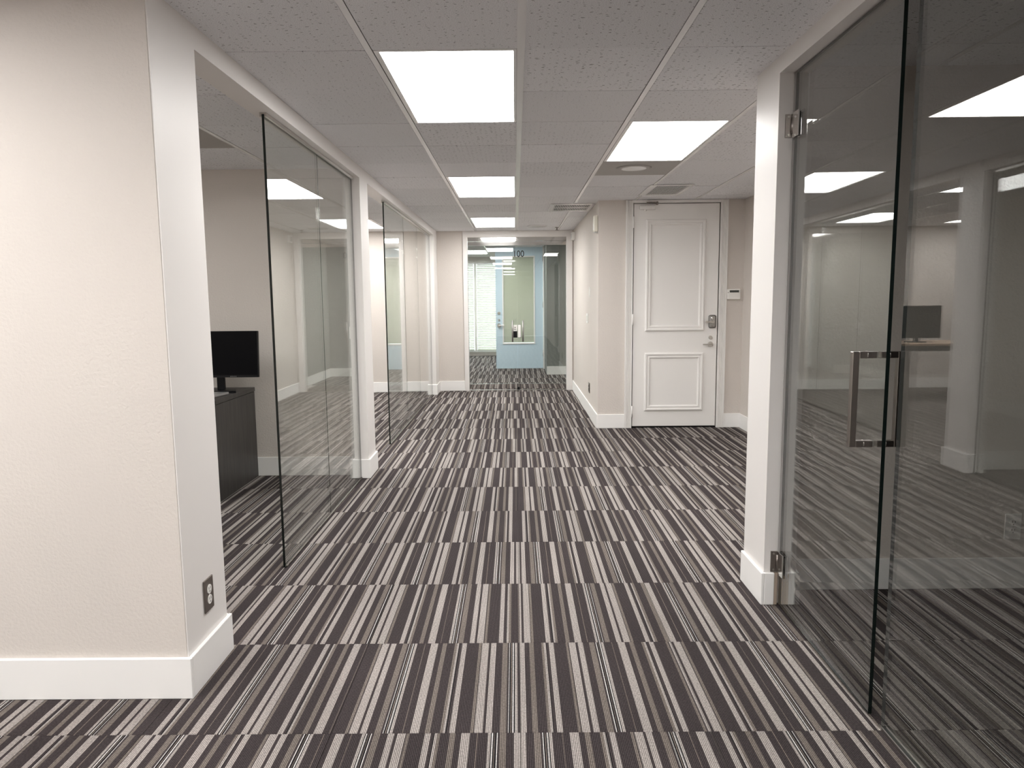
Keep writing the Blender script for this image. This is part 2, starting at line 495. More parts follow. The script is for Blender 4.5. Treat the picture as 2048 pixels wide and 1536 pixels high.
wall('wall_back', 'window wall at the far end of the lobby', (-5, 17.6, 0, -2.6, 17.7, H), (-2.6, 17.6, 0, 1.05, 17.7, 0.09), (-2.6, 17.6, 2.25, 1.05, 17.7, H), (0.75, 17.6, 0.09, 1.05, 17.7, 2.25))

# white painted pillars, cladding and headers
def trim(name, label, cat, *boxes, mat='trim', bevel=0.0):
    return struct(name, label, cat, boxes, mat, bevel)
trim('trim_1', 'smooth grey-white end face of the near left wall', 'wall end', (-1.160, 2.402, 0, -1.155, 2.74, H))
trim('trim_2', 'long white header beam above the left office openings', 'beam', (-1.275, 2.74, 2.292, -1.155, 10.885, H))
trim('trim_3', 'white square pillar between the two office openings on the left', 'pillar', (-1.275, 5.535, 0, -1.155, 5.825, 2.292))
trim('trim_4', 'white pillar at the far end of the left office openings', 'pillar', (-1.275, 10.44, 0, -1.155, 10.885, 2.292))
trim('trim_5', 'white post carrying the right glass door', 'post', (1.11, 3.145, 0.0, 1.171, 3.43, H), (1.186, 3.145, 0, 1.235, 3.43, H), (1.171, 3.152, 0, 1.186, 3.43, H))
trim('trim_6', 'white header beam above the right glass door', 'beam', (1.11, 1.31, 2.306, 1.168, 3.145, H), (1.182, 1.31, 2.306, 1.235, 3.145, H), (1.168, 1.31, 2.318, 1.182, 3.145, H))
trim('trim_7', 'white casing around the numbered glass doors', 'door casing', (-0.768, 10.862, 0, -0.703, 10.885, H - 0.003), (0.767, 10.862, 0, 0.855, 10.885, H - 0.003), (-0.703, 10.862, 2.285, 0.767, 10.885, H - 0.003),
     (-0.740, 10.885, 0, -0.703, 11.0, 2.34), (0.767, 10.885, 0, 0.83, 11.0, 2.34), (-0.703, 10.885, 2.285, 0.767, 11.0, 2.34))
# slot at the foot of the post: raw wood between the two pieces of baseboard
struct('trim_8', 'bare brown wood edge in the slot at the foot of the right post', 'trim', [(1.191, 3.1285, 0.002, 1.2175, 3.1448, 0.146)], 'wood')
struct('trim_9', 'strip of raw grey board in the slot at the foot of the right post', 'trim', [(1.1545, 3.132, 0.002, 1.168, 3.1448, 0.15)], 'cardboard')
struct('trim_10', 'pale metal glazing channel in the floor under the right glass', 'glazing channel', [(1.158, 1.31, 0.0, 1.1625, 2.19, 0.012), (1.1875, 1.31, 0.0, 1.192, 2.19, 0.012), (1.1625, 1.31, 0.0, 1.1875, 2.19, 0.002)], 'nickel')

# ------------------------------------------------------------------ baseboards
BH = 0.15
def base(name, label, *rects, mat='base'):
    mb = MB()
    for (x0, y0, x1, y1) in rects: mb.box(x0, y0, 0.0005, x1, y1, BH, bevel=0.0025, seg=1)
    return tag(mb.build(name, mat), label, 'baseboard', kind='structure')
base('baseboard_left', 'white baseboard on the near left wall end', (-5, 2.385, -1.1405, 2.3995), )
base('baseboard_left', 'white baseboard wrapping the side of the near left wall end', (-1.1545, 2.3995, -1.140, 2.755), (-1.275, 2.7405, -1.1545, 2.755))
base('baseboard_left', 'white baseboard around the foot of the left pillar', (-1.29, 5.52, -1.140, 5.5345), (-1.1545, 5.5345, -1.140, 5.84), (-1.275, 5.8255, -1.1545, 5.84), (-1.29, 5.5345, -1.2755, 5.63))
base('baseboard_left', 'white baseboard along the back of the first office', (-5, 5.63, -1.2755, 5.6445))
base('baseboard_left', 'white baseboard along the back of the second office', (-5, 10.785, -1.2755, 10.7995))
base('baseboard_left', 'white baseboard around the far left pillar', (-1.29, 10.425, -1.140, 10.4395), (-1.1545, 10.4395, -1.140, 10.87))
base('baseboard_back', 'white baseboard on the wall strip left of the glass doors', (-1.1545, 10.870, -0.7685, 10.8845))
base('baseboard_right', 'white baseboard along the corridor wall with the switch', (0.854, 7.605, 0.8685, 10.861))
base('baseboard_right', 'white baseboard left of the panelled door', (0.8685, 7.605, 1.1495, 7.6195))
base('baseboard_right', 'white baseboard right of the panelled door', (2.2035, 7.605, 2.3795, 7.6195))
base('baseboard_right', 'white baseboard along the alcove side wall', (2.365, 3.4255, 2.3795, 7.605))
base('baseboard_right', 'white baseboard on the corridor side of the right post', (1.095, 3.13, 1.1095, 3.43))
base('baseboard_right', 'white baseboard block left of the slot in the right post', (1.1095, 3.13, 1.154, 3.1445))
base('baseboard_right', 'white baseboard block right of the slot in the right post', (1.218, 3.13, 1.25, 3.1445), (1.2355, 3.1445, 1.25, 3.295))
base('baseboard_right', 'dim white baseboard in the unlit room behind the glass door', (1.2355, 3.295, 4.2995, 3.3095))
base('baseboard_right', 'white baseboard on the alcove side of the dim wall', (1.2355, 3.4105, 2.365, 3.425))
base('baseboard_back', 'pale baseboard on the shade-darkened wall end in the lobby', (0.5655, 13.085, 0.9495, 13.0995))
base('baseboard_back', 'pale baseboard along the lobby side wall', (0.935, 11.0, 0.9495, 13.085))

# ------------------------------------------------------------------ ceiling lights
LABELS = [
    'large lit ceiling panel nearest the viewer, left of the centre bar',
    'lit ceiling panel on the right, in front of the round grey diffuser',
    'lit ceiling panel in the middle of the corridor, second in the left column',
    'smallest lit ceiling panel, just before the numbered glass doors',
    'lit ceiling panel in the second office, by its back wall',
    'lit ceiling panel in the second office, near the pillar',
    'lit ceiling panel deep in the second office',
    'lit ceiling panel deep in the first office',
    'lit ceiling panel behind the viewer in the corridor',
    'lit ceiling panel behind the viewer, second column from the corridor',
    'lit ceiling panel behind the viewer, third column from the corridor',
    'lit ceiling panel furthest behind the viewer in the corridor column',
    'lit ceiling panel furthest behind the viewer, second column',
    'lit ceiling panel furthest behind the viewer, third column',
    'lit ceiling panel in the lobby straight behind the glass doors',
    'lit ceiling panel in the lobby on the left',
    'lit ceiling panel in the lobby by the window blinds']
def troffer(i, j, label, group):
    x, y = cell(i, j)
    x0, x1, y0, y1 = x + 0.017, x + TILE - 0.017, y + 0.003, y + 2 * TILE - 0.003
    t = empty('ceiling_light', ((x0 + x1) / 2, (y0 + y1) / 2, H), label, 'ceiling light', group)
    fx, fy = 0.022, 0.016
    MB().box(x0, y0, H - 0.001, x0 + fx, y1, H + 0.012).box(x1 - fx * 0.6, y0, H - 0.001, x1, y1, H + 0.012) \
        .box(x0 + fx, y0, H - 0.001, x1 - fx * 0.6, y0 + fy, H + 0.012).box(x0 + fx, y1 - fy, H - 0.001, x1 - fx * 0.6, y1, H + 0.012).build('frame', 'tee', t)
    MB().box(x0 + fx, y0 + fy, H + 0.004, x1 - fx * 0.6, y1 - fy, H + 0.010).build('diffuser', 'lit', t)
    MB().box(x0 + 0.004, y0 + 0.004, H + 0.0125, x1 - 0.004, y1 - 0.004, H + 0.029).build('housing', 'tee', t)
    return t
for k, (i, j) in enumerate(LIGHTS):
    troffer(i, j, LABELS[k], 'lit panels in the corridor ceiling' if k < 4 else 'lit panels in the side rooms')

# unlit grey panel in the first office, round diffuser panel
x, y = cell(-4, 2)
t = empty('ceiling_panel', (x + TILE / 2, y + TILE / 2, H), 'plain dark grey square panel in the ceiling of the first office', 'ceiling panel')
MB().box(x + 0.014, y + 0.003, H - 0.001, x + TILE - 0.014, y + TILE - 0.003, H + 0.010).build('plate', 'greypanel', t)
MB().box(x + 0.03, y + 0.02, H + 0.0105, x + TILE - 0.03, y + TILE - 0.02, H + 0.029).build('box', 'greypanel', t)
x, y = cell(1, 4)
cx, cy = 0.925, y + 0.27
t = empty('air_diffuser', (cx, cy, H), 'grey square ceiling plate with a paler round disc, behind the right light', 'air diffuser')
MB().box(x + 0.014, y + 0.003, H - 0.001, x + TILE - 0.014, y + TILE - 0.003, H + 0.010).build('plate', 'greypanel', t)
MB().cyl((cx, cy, H - 0.007), (cx, cy, H - 0.0012), 0.115, 0.135, 40).build('cone', 'greypanel', t)
MB().cyl((cx, cy, H - 0.0095), (cx, cy, H - 0.0072), 0.094, 0.098, 40).build('disc', 'tee', t)

# louvred vents
def vent(x0, y0, x1, y1, inner, n, label, cross=0):
    t = empty('ceiling_vent', ((x0 + x1) / 2, (y0 + y1) / 2, H), label, 'ceiling vent')
    a0, b0, a1, b1 = inner
    f = MB()
    for b in ((x0, y0, a0, y1), (a1, y0, x1, y1), (a0, y0, a1, b0), (a0, b1, a1, y1)):
        f.box(b[0], b[1], H - 0.008, b[2], b[3], H - 0.003)
    f.build('frame', 'tee', t)
    MB().box(a0, b0, H - 0.0032, a1, b1, H - 0.0028).build('backing', 'darkslot', t)
    me = None
    for k in range(n):
        xx = a0 + (k + 0.5) * (a1 - a0) / n
        wd = (a1 - a0) / n * 0.2
        if me is None:
            o = MB().box(-wd, b0, H - 0.007, wd, b1, H - 0.0034).build('slat', 'tee', t, offset=at(t)); me = o.data
        else:
            o = bpy.data.objects.new('slat', me); COL.objects.link(o); o.parent = t
        o.location.x = xx
    if cross:
        for q in range(1, cross + 1):
            yy = b0 + (b1 - b0) * q / (cross + 1)
            MB().box(a0, yy - 0.012, H - 0.008, a1, yy + 0.012, H - 0.0033).build('crossbar', 'tee', t)
    s = 0.004
    for (sx, sy) in ((x0 + 0.03, y0 + 0.02), (x1 - 0.02, y0 + 0.02), (x1 - 0.02, y1 - 0.02), (x0 + 0.03, y1 - 0.02)):
        MB().cyl((sx, sy, H - 0.010), (sx, sy, H - 0.008), s, s, 10).build('screw', 'bronze', t)
    return t
vent(1.215, 6.60, 1.61, 7.28, (1.275, 6.65, 1.565, 7.20), 17, 'louvred white ceiling vent in front of the panelled door')
vent(0.385, 7.84, 0.850, 8.50, (0.435, 7.91, 0.815, 8.42), 20, 'louvred white ceiling vent against the corridor wall, left of the door', cross=1)

t = empty('ceiling_speaker', (0.31, 10.23, H), 'small round white speaker in the ceiling before the glass doors', 'speaker')
MB().cyl((0.31, 10.23, H - 0.012), (0.31, 10.23, H - 0.003), 0.125, 0.14, 40).build('rim', 'tee', t)
MB().cyl((0.31, 10.23, H - 0.0135), (0.31, 10.23, H - 0.0122), 0.11, 0.11, 40).build('grille', 'greycard', t)
t = empty('sprinkler', (0.60, 10.45, H), 'tiny dark fire sprinkler head hanging from the ceiling by the glass doors', 'sprinkler')
MB().cyl((0.60, 10.45, H - 0.006), (0.60, 10.45, H - 0.001), 0.022, 0.03, 20).build('escutcheon', 'steelplate', t)
MB().cyl((0.60, 10.45, H - 0.035), (0.60, 10.45, H - 0.006), 0.007, 0.007, 10).build('stem', 'steelplate', t)
MB().cyl((0.60, 10.45, H - 0.042), (0.60, 10.45, H - 0.0355), 0.022, 0.022, 14).build('deflector', 'steelplate', t)

# ------------------------------------------------------------------ left glass partitions
def partition(label, y_splits, ends_edge):
    y0, y1 = y_splits[0], y_splits[-1]
    t = empty('glass_partition', (-1.215, (y0 + y1) / 2, 0), label, 'glass partition')
    for a, b in zip(y_splits, y_splits[1:]):
        pn = MB().pane(-1.221, a + 0.001, 0.003, -1.209, b - 0.001, 2.284, 0).build('glass_pane', ['glass', 'edge'], t)
        for f in pn.data.polygons:      # joints between panes are polished and clear, only free ends are dark
            if f.normal.y < -0.9 and a > y0 + 0.1 or f.normal.y > 0.9 and b < y1 - 0.1: f.material_index = 0
        if a > y0 + 0.1:
            MB().box(-1.2165, a - 0.0011, 0.004, -1.2135, a + 0.0011, 2.283).build('silicone_joint', 'edge', t)
    MB().box(-1.232, y0, 2.272, -1.2225, y1, 2.291).box(-1.2075, y0, 2.272, -1.198, y1, 2.291).box(-1.2225, y0, 2.2845, -1.2075, y1, 2.291).build('top_channel', 'nickel', t)
    MB().box(-1.2275, y0 + 0.01, 0.0005, -1.2222, y1, 0.010).box(-1.2078, y0 + 0.01, 0.0005, -1.2025, y1, 0.010).build('floor_channel', 'steelplate', t)
    return t
partition('two-pane frameless glass wall of the first office, left of the pillar', [3.63, 4.585, 5.519], 0)
partition('three-pane frameless glass wall of the second office, beyond the pillar', [6.838, 8.02, 9.13, 10.424], 0)

# ------------------------------------------------------------------ right side glass: door leaf and sidelight
d2 = empty('door_1', (1.175, 3.118, 0), 'tall frameless tinted glass door on the right, with a square pull handle', 'door', kind='structure')
d2.rotation_euler.z = -0.0185
def L2(mb, name, mats, parent=None):     # built in the door's own frame: hinge line at the origin, leaf towards -Y
    return mb.build(name, mats, parent or d2, offset=Vector((0, 0, 0)))
L2(MB().pane(-0.006, -0.868, 0.012, 0.006, 0.0, 2.300, 0), 'glass_leaf', ['glassdark', 'edge'])
def sqbar(mb, x0, y0, z0, x1, y1, z1): mb.box(x0, y0, z0, x1, y1, z1, bevel=0.0015, seg=1)
hy = -0.800
for sgn, nm in ((-1, 'pull_handle'), (1, 'pull_handle')):
    xo = sgn * 0.072; xi = sgn * 0.0065; b = 0.0105
    mb = MB()
    sqbar(mb, xo - b, hy - b, 0.896, xo + b, hy + b, 1.206)
    for zz in (0.896 + 0.0105, 1.206 - 0.0105):
        sqbar(mb, min(xo - sgn * b, xi), hy - b, zz - b, max(xo - sgn * b, xi), hy + b, zz + b)
    hd = L2(mb, nm, 'bronze')
    for zz in (0.896 + 0.0105, 1.206 - 0.0105):
        L2(MB().cyl((xi + sgn * 0.0275, hy, zz), (xi + sgn * 0.0305, hy, zz), 0.0128, 0.0128, 18), 'joint_ring', 'nickel', hd)
def glass_hinge(z0, z1):
    mb = MB()
    mb.box(-0.0125, -0.058, z0, -0.0066, 0.012, z1, bevel=0.001, seg=1).box(0.0066, -0.058, z0, 0.0125, 0.012, z1, bevel=0.001, seg=1)
    h = L2(mb, 'hinge', 'chrome')
    L2(MB().box(-0.038, 0.018, z0 + 0.004, -0.008, 0.0245, z1 - 0.004), 'wall_plate', 'bronze', h)
    L2(MB().cyl((-0.010, 0.013, z0 + 0.018), (-0.010, 0.013, z1 - 0.018), 0.006, 0.006, 12), 'pin', 'bronze', h)
    for zz in (z0 + 0.014, z1 - 0.014):
        L2(MB().cyl((-0.026, 0.0155, zz), (-0.026, 0.018, zz), 0.0045, 0.0045, 10), 'screw', 'nickel', h)
glass_hinge(2.040, 2.142)
glass_hinge(0.150, 0.252)

t = empty('window_1', (1.175, 1.75, 0), 'fixed tinted glass sidelight at the right edge, beside the glass door', 'window', kind='structure')
MB().pane(1.169, 1.312, 0.003, 1.181, 2.196, 2.312, 0).build('glass_pane', ['glassdark', 'edgegrey'], t)

# ------------------------------------------------------------------ white panelled door
d3 = empty('door_2', (1.674, 7.66, 0), 'white panelled door with a lever lock at the end of the alcove', 'door', kind='structure')
YD = 7.612
MB().box(1.233, YD, 0.020, 2.114, YD + 0.045, 2.337, bevel=0.001, seg=1).build('leaf', 'door', d3)
prof = [(0, 0.0), (0.0, 0.012), (0.008, 0.019), (0.018, 0.020), (0.024, 0.013), (0.034, 0.010), (0.040, 0.015), (0.050, 0.014), (0.056, 0.005), (0.060, 0.0)]
MB().frame(1.358, 1.030, 1.975, 2.178, YD, prof).build('panel_moulding', 'door', d3)
MB().frame(1.358, 0.186, 1.975, 0.800, YD, prof).build('panel_moulding', 'door', d3)
# fluted casings
def casing(x0, x1, z1):
    w_ = x1 - x0; y_b, y_f = 7.6195, 7.597
    pts = [(x0, y_b, 0.001), (x0, y_f, 0.001)]
    n = 5; m_ = 0.012; s_ = (w_ - 2 * m_) / n
    for k in range(n):
        a = x0 + m_ + k * s_
        pts += [(a, y_f, 0.001), (a + s_ * 0.2, y_f + 0.007, 0.001), (a + s_ * 0.8, y_f + 0.007, 0.001), (a + s_ * 0.97, y_f, 0.001)]
    pts += [(x1, y_f, 0.001), (x1, y_b, 0.001)]
    MB().extrude(pts, (0, 0, z1 - 0.001)).build('casing', 'door', d3)
casing(1.150, 1.2235, H - 0.004)
casing(2.1235, 2.2030, H - 0.004)
MB().box(1.2237, 7.6, 2.345, 2.1233, 7.66, H - 0.004).build('head_jamb', 'door', d3)
MB().box(1.2237, 7.64, 0.0005, 2.1233, 7.695, 0.010).build('threshold', 'black', d3)
for (a, b) in ((2.093, 2.209), (1.096, 1.210), (0.120, 0.238)):
    h = MB().box(1.2237, 7.598, a, 1.2335, 7.612, b).build('hinge', 'door', d3)
    MB().cyl((1.2285, 7.594, a), (1.2285, 7.594, b), 0.0055, 0.0055, 12).build('knuckle', 'door', h)
# combination lever lock
lk = MB().box(2.022, YD - 0.022, 1.056, 2.098, YD, 1.192, bevel=0.018, seg=4).build('lock_plate', 'brushed', d3)
MB().cyl((2.060, YD - 0.022, 1.122), (2.060, YD - 0.042, 1.122), 0.017, 0.015, 20).box(1.978, YD - 0.055, 1.112, 2.068, YD - 0.040, 1.131, bevel=0.004).build('lever', 'nickel', lk)
MB().sphere((2.052, YD - 0.026, 1.158), 0.016, 0.8, 0.6, 1.15).build('thumb_turn', 'chrome', lk)
MB().cyl((2.058, YD - 0.0225, 1.076), (2.058, YD - 0.026, 1.076), 0.007, 0.007, 14).build('keyhole', 'steelplate', lk)
MB().cyl((2.047, YD, 0.957), (2.047, YD - 0.012, 0.957), 0.021, 0.019, 26).cyl((2.047, YD - 0.012, 0.957), (2.047, YD - 0.015, 0.957), 0.010, 0.010, 16).build('deadbolt', 'nickel', d3)
lv = MB().cyl((2.047, YD, 0.888), (2.047, YD - 0.014, 0.888), 0.028, 0.026, 28).build('lever_rose', 'nickel', d3)
MB().cyl((2.047, YD - 0.014, 0.888), (2.047, YD - 0.048, 0.888), 0.010, 0.010, 14).box(1.958, YD - 0.054, 0.880, 2.056, YD - 0.042, 0.894, bevel=0.004).build('lever', 'nickel', lv)
MB().box(2.1145, YD - 0.002, 0.90, 2.119, YD + 0.02, 0.98).build('strike', 'steelplate', d3)
# door closer at the head
cl = MB().box(1.285, YD - 0.040, 2.276, 1.452, YD, 2.318, bevel=0.008).cyl((1.345, YD - 0.020, 2.262), (1.345, YD - 0.020, 2.276), 0.014, 0.016, 16).build('closer_body', 'door', d3)
MB().box(1.352, YD - 0.062, 2.340, 1.470, YD - 0.050, 2.350).cyl((1.458, YD - 0.056, 2.318), (1.458, YD - 0.056, 2.352), 0.011, 0.011, 14).build('closer_arm', 'steelplate', cl)
MB().extrude([(1.345, YD - 0.058, 2.353), (1.465, YD - 0.016, 2.353), (1.475, YD - 0.028, 2.353), (1.355, YD - 0.070, 2.353)], (0, 0, 0.008)).build('closer_link', 'door', cl)

# ------------------------------------------------------------------ numbered double glass doors at the far end
d1 = empty('door_3', (0.031, 10.93, 0), 'double glass doors numbered 100 at the end of the corridor', 'door', kind='structure')
XM = 0.0315
for (a, b) in ((-0.700, XM - 0.002), (XM + 0.002, 0.764)):
    # the left leaf stands a hair open on its hinge side
    ajar = Matrix.Translation((-0.700, 10.93, 0)) @ Matrix.Rotation(0.0045 if a < -0.5 else 0, 4, 'Z') @ Matrix.Translation((0.700, -10.93, 0))
    def leaf(mb, name, mats, par):
        bmesh.ops.transform(mb.bm, matrix=ajar, verts=mb.bm.verts[:])
        return mb.build(name, mats, par)
    lf = leaf(MB().pane(a, 10.924, 0.096, b, 10.936, 2.166, 1), 'glass_leaf', ['glass', 'edgelight'], d1)
    leaf(MB().box(a, 10.917, 0.008, b, 10.943, 0.0955), 'bottom_rail', 'chrome', lf)
    leaf(MB().box(a, 10.917, 2.1665, b, 10.943, 2.222), 'top_rail', 'chrome', lf)
MB().box(-0.702, 10.91, 2.228, 0.766, 10.95, 2.2845).build('header', 'chrome', d1)
MB().box(-0.702, 10.90, 0.0003, 0.766, 10.96, 0.005).build('threshold', 'nickel', d1)
for xx in (-0.043, 0.113):
    h = MB().cyl((xx, 10.875, 0.735), (xx, 10.875, 1.052), 0.0125, 0.0125, 16)
    for zz in (0.78, 1.005): h.cyl((xx, 10.875, zz), (xx, 10.9235, zz), 0.008, 0.008, 12)
    h.build('pull_bar', 'brushed', d1)
lb = MB().box(-0.034, 10.895, 0.893, 0.027, 10.9235, 0.984, bevel=0.005).build('lock_case', 'plastic', d1)
MB().box(-0.034, 10.893, 0.796, 0.027, 10.9235, 0.892, bevel=0.004).build('keypad', 'black', d1)
MB().cyl((-0.004, 10.895, 0.948), (-0.004, 10.888, 0.948), 0.010, 0.010, 16).build('keyhole', 'steelplate', lb)
MB().box(-0.020, 10.892, 0.917, 0.010, 10.8952, 0.924).build('latch_turn', 'black', lb)
MB().box(0.037, 10.895, 0.796, 0.083, 10.9235, 0.986, bevel=0.008).build('strike_case', 'plastic', d1)
mb = MB().box(0.034, 10.909, 0.793, 0.086, 10.9233, 0.989, bevel=0.006); mb.build('strike_rim', 'black', d1)
MB().box(0.020, 10.900, 0.006, 0.060, 10.9165, 0.050, bevel=0.004).cyl((0.031, 10.908, 0.05), (0.031, 10.908, 0.10), 0.006, 0.006, 10).build('floor_bolt', 'black', d1)
cu = bpy.data.curves.new('door_number', 'FONT'); cu.body = '100'; cu.size = 0.132; cu.extrude = 0.0008
cu.align_x = 'CENTER'; cu.offset = 0.001
to = bpy.data.objects.new('tmp', cu); COL.objects.link(to)
bpy.context.view_layer.update()
me = bpy.data.meshes.new_from_object(to.evaluated_get(bpy.context.evaluated_depsgraph_get()))
bpy.data.objects.remove(to)
me.transform(Matrix.Translation((0.056, 10.9225, 1.998)) @ Matrix.Rotation(math.pi / 2, 4, 'X') @ Matrix.Diagonal((0.86, 1.0, 1, 1)))
me.transform(Matrix.Translation(-at(d1)))
me.materials.clear(); me.materials.append(M['black'])
o = bpy.data.objects.new('door_number', me); COL.objects.link(o); o.parent = d1

# ------------------------------------------------------------------ lobby: blue door, window, blinds
d4 = empty('door_4', (0.083, 14.2, 0), 'pale blue open door with a blind-covered lite, seen through the glass doors', 'door', kind='structure')
YB = 14.2
b = MB()
b.box(-0.380, YB, 0.012, -0.236, YB + 0.045, 2.364).box(0.372, YB, 0.012, 0.540, YB + 0.045, 2.364)
b.box(-0.236, YB, 0.012, 0.372, YB + 0.045, 0.505).box(-0.236, YB, 2.185, 0.372, YB + 0.045, 2.364)
b.build('leaf', 'blue', d4)
MB().frame(-0.250, 0.492, 0.386, 2.198, YB, [(0, 0), (0, 0.012), (0.020, 0.012), (0.026, 0.004), (0.026, 0)]).build('lite_frame', 'base', d4)
MB().pane(-0.2355, YB + 0.012, 0.506, 0.3715, YB + 0.018, 2.184, 1).build('lite_glass', ['glass', 'edge'], d4)
mb = MB()
z = 0.52
while z < 2.17:
    mb.extrude([(-0.232, YB + 0.026, z), (-0.232, YB + 0.0395, z + 0.0215), (-0.232, YB + 0.0402, z + 0.0210), (-0.232, YB + 0.0268, z - 0.0005)], (0.600, 0, 0)); z += 0.0205
tag(mb.build('blind_slats', 'slat', d4), kind='stuff')
for zz, rr in ((1.098, 0.030), (0.965, 0.020), (0.858, 0.040)):
    MB().cyl((-0.318, YB, zz), (-0.318, YB - 0.016, zz), rr, rr * 0.9, 24).build('lock_rose', 'nickel', d4)
MB().cyl((-0.318, YB - 0.016, 0.858), (-0.318, YB - 0.05, 0.858), 0.012, 0.012, 12).box(-0.325, YB - 0.058, 0.850, -0.215, YB - 0.044, 0.868, bevel=0.004).build('lever', 'nickel', d4)
MB().box(-0.384, YB + 0.01, 0.84, -0.3805, YB + 0.035, 0.90).build('latch', 'steelplate', d4)
MB().box(0.545, YB - 0.03, 0.001, 0.5645, YB + 0.038, 2.375).build('jamb', 'base', d4)
for zz in (0.25, 1.2, 2.1): MB().cyl((0.5415, YB - 0.008, zz), (0.5415, YB - 0.008, zz + 0.11), 0.007, 0.007, 12).build('hinge', 'nickel', d4)

w1 = empty('window_2', (-0.957, 17.62, 0.09), 'tall white-framed lobby window behind the blinds', 'window', kind='structure')
for (a, c) in ((-2.6, -2.54), (-0.987, -0.927), (0.69, 0.75)):
    MB().box(a, 17.57, 0.0905, c, 17.66, 2.2495).build('mullion', 'base', w1)
MB().box(-2.54, 17.60, 0.0905, -0.987, 17.66, 0.13).box(-0.927, 17.60, 0.0905, 0.69, 17.66, 0.13).build('sill_rail', 'base', w1)
MB().box(-2.54, 17.60, 2.21, -0.987, 17.66, 2.2495).box(-0.927, 17.60, 2.21, 0.69, 17.66, 2.2495).build('head_rail', 'base', w1)
for (a, c) in ((-2.54, -0.987), (-0.927, 0.69)):
    MB().pane(a, 17.625, 0.13, c, 17.633, 2.21, 1).build('pane', ['glass', 'edge'], w1)
for (a, c, lab) in ((-2.53, -0.995, 'narrow strip of white horizontal blind at the left of the lobby window'),
                    (-0.919, 0.68, 'wide white horizontal blind left of the pale blue door')):
    t = empty('window_blind', ((a + c) / 2, 17.54, 2.2), lab, 'blind', 'white blinds on the lobby window')
    MB().box(a, 17.505, 2.205, c, 17.555, 2.245).build('headrail', 'base', t)
    MB().box(a, 17.520, 0.135, c, 17.545, 0.15).build('bottom_rail', 'base', t)
    mb = MB(); z = 0.165
    while z < 2.20:
        mb.extrude([(a, 17.508, z - 0.016), (a, 17.534, z), (a, 17.560, z + 0.016), (a, 17.561, z + 0.0148), (a, 17.535, z - 0.0013), (a, 17.509, z - 0.0173)], (c - a, 0, 0)); z += 0.043
    tag(mb.build('blind_slats', 'slat', t), kind='stuff')
    for xx in (a + 0.12, c - 0.12):
        MB().cyl((xx, 17.506, 0.15), (xx, 17.506, 2.205), 0.0015, 0.0015, 6).build('cord', 'base', t)

# ------------------------------------------------------------------ small things on the walls
def outlet(label, origin, axis, plate_mat, rec_mat, w_=0.078, h_=0.124):
    """duplex receptacle; axis 'x-' faces +X wall normal etc.  u along the wall, n out of it"""
    ox, oy, oz = origin
    t = empty('electrical_outlet', origin, label, 'outlet', 'duplex wall outlets')
    def tr(mb, name, mat, parent=t):
        R_ = {'-y': Matrix.Identity(4), '+x': Matrix.Rotation(math.pi / 2, 4, 'Z'), '-x': Matrix.Rotation(-math.pi / 2, 4, 'Z')}[axis]
        bmesh.ops.transform(mb.bm, matrix=R_, verts=mb.bm.verts[:])
        return mb.build(name, mat, parent, offset=Vector((0, 0, 0)))
    tr(MB().box(-w_ / 2, -0.006, -h_ / 2, w_ / 2, -0.0004, h_ / 2, bevel=0.003), 'cover_plate', plate_mat)
    for s in (-1, 1):
        zc = s * 0.0195
        mb = MB().cyl((0, -0.0085, zc), (0, -0.0055, zc), 0.0172, 0.0172, 24)
        r = tr(mb, 'receptacle', rec_mat)
        for sx in (-0.0065, 0.0065):
            tr(MB().box(sx - 0.0011, -0.0089, zc, sx + 0.0011, -0.0083, zc + 0.009), 'slot', 'darkslot', r)
        tr(MB().cyl((0, -0.0089, zc - 0.008), (0, -0.0083, zc - 0.008), 0.0026, 0.0026, 12), 'ground_hole', 'darkslot', r)
    tr(MB().cyl((0, -0.0072, 0), (0, -0.0055, 0), 0.0032, 0.0032, 12), 'screw', 'nickel')
    return t
outlet('dark steel outlet plate with two white sockets on the near left wall end', (-1.1548, 2.580, 0.303), '+x', 'steelplate', 'plastic')
outlet('white outlet plate on the dim wall behind the right glass', (2.328, 3.3098, 0.299), '-y', 'plastic', 'plastic')
outlet('dark outlet plate low on the corridor wall near the glass doors', (0.8688, 8.49, 0.328), '-x', 'steelplate', 'black', 0.12, 0.12)

t = empty('light_switch', (0.8688, 8.745, 1.138), 'white double light switch on the corridor wall', 'light switch')
MB().box(0.862, 8.65, 1.080, 0.8688, 8.84, 1.196, bevel=0.003).build('cover_plate', 'plastic', t)
for yy in (8.70, 8.79): MB().box(0.857, yy - 0.022, 1.105, 0.862, yy + 0.022, 1.171, bevel=0.002).build('rocker', 'plastic', t)
t = empty('wall_plate', (0.8688, 8.49, 1.45), 'slim blank white plate above the outlet on the corridor wall', 'wall plate')
MB().box(0.864, 8.455, 1.39, 0.8688, 8.525, 1.505, bevel=0.002).build('cover_plate', 'plastic', t)
for zz in (1.405, 1.49): MB().cyl((0.8625, 8.49, zz), (0.864, 8.49, zz), 0.003, 0.003, 8).build('screw', 'nickel', t)

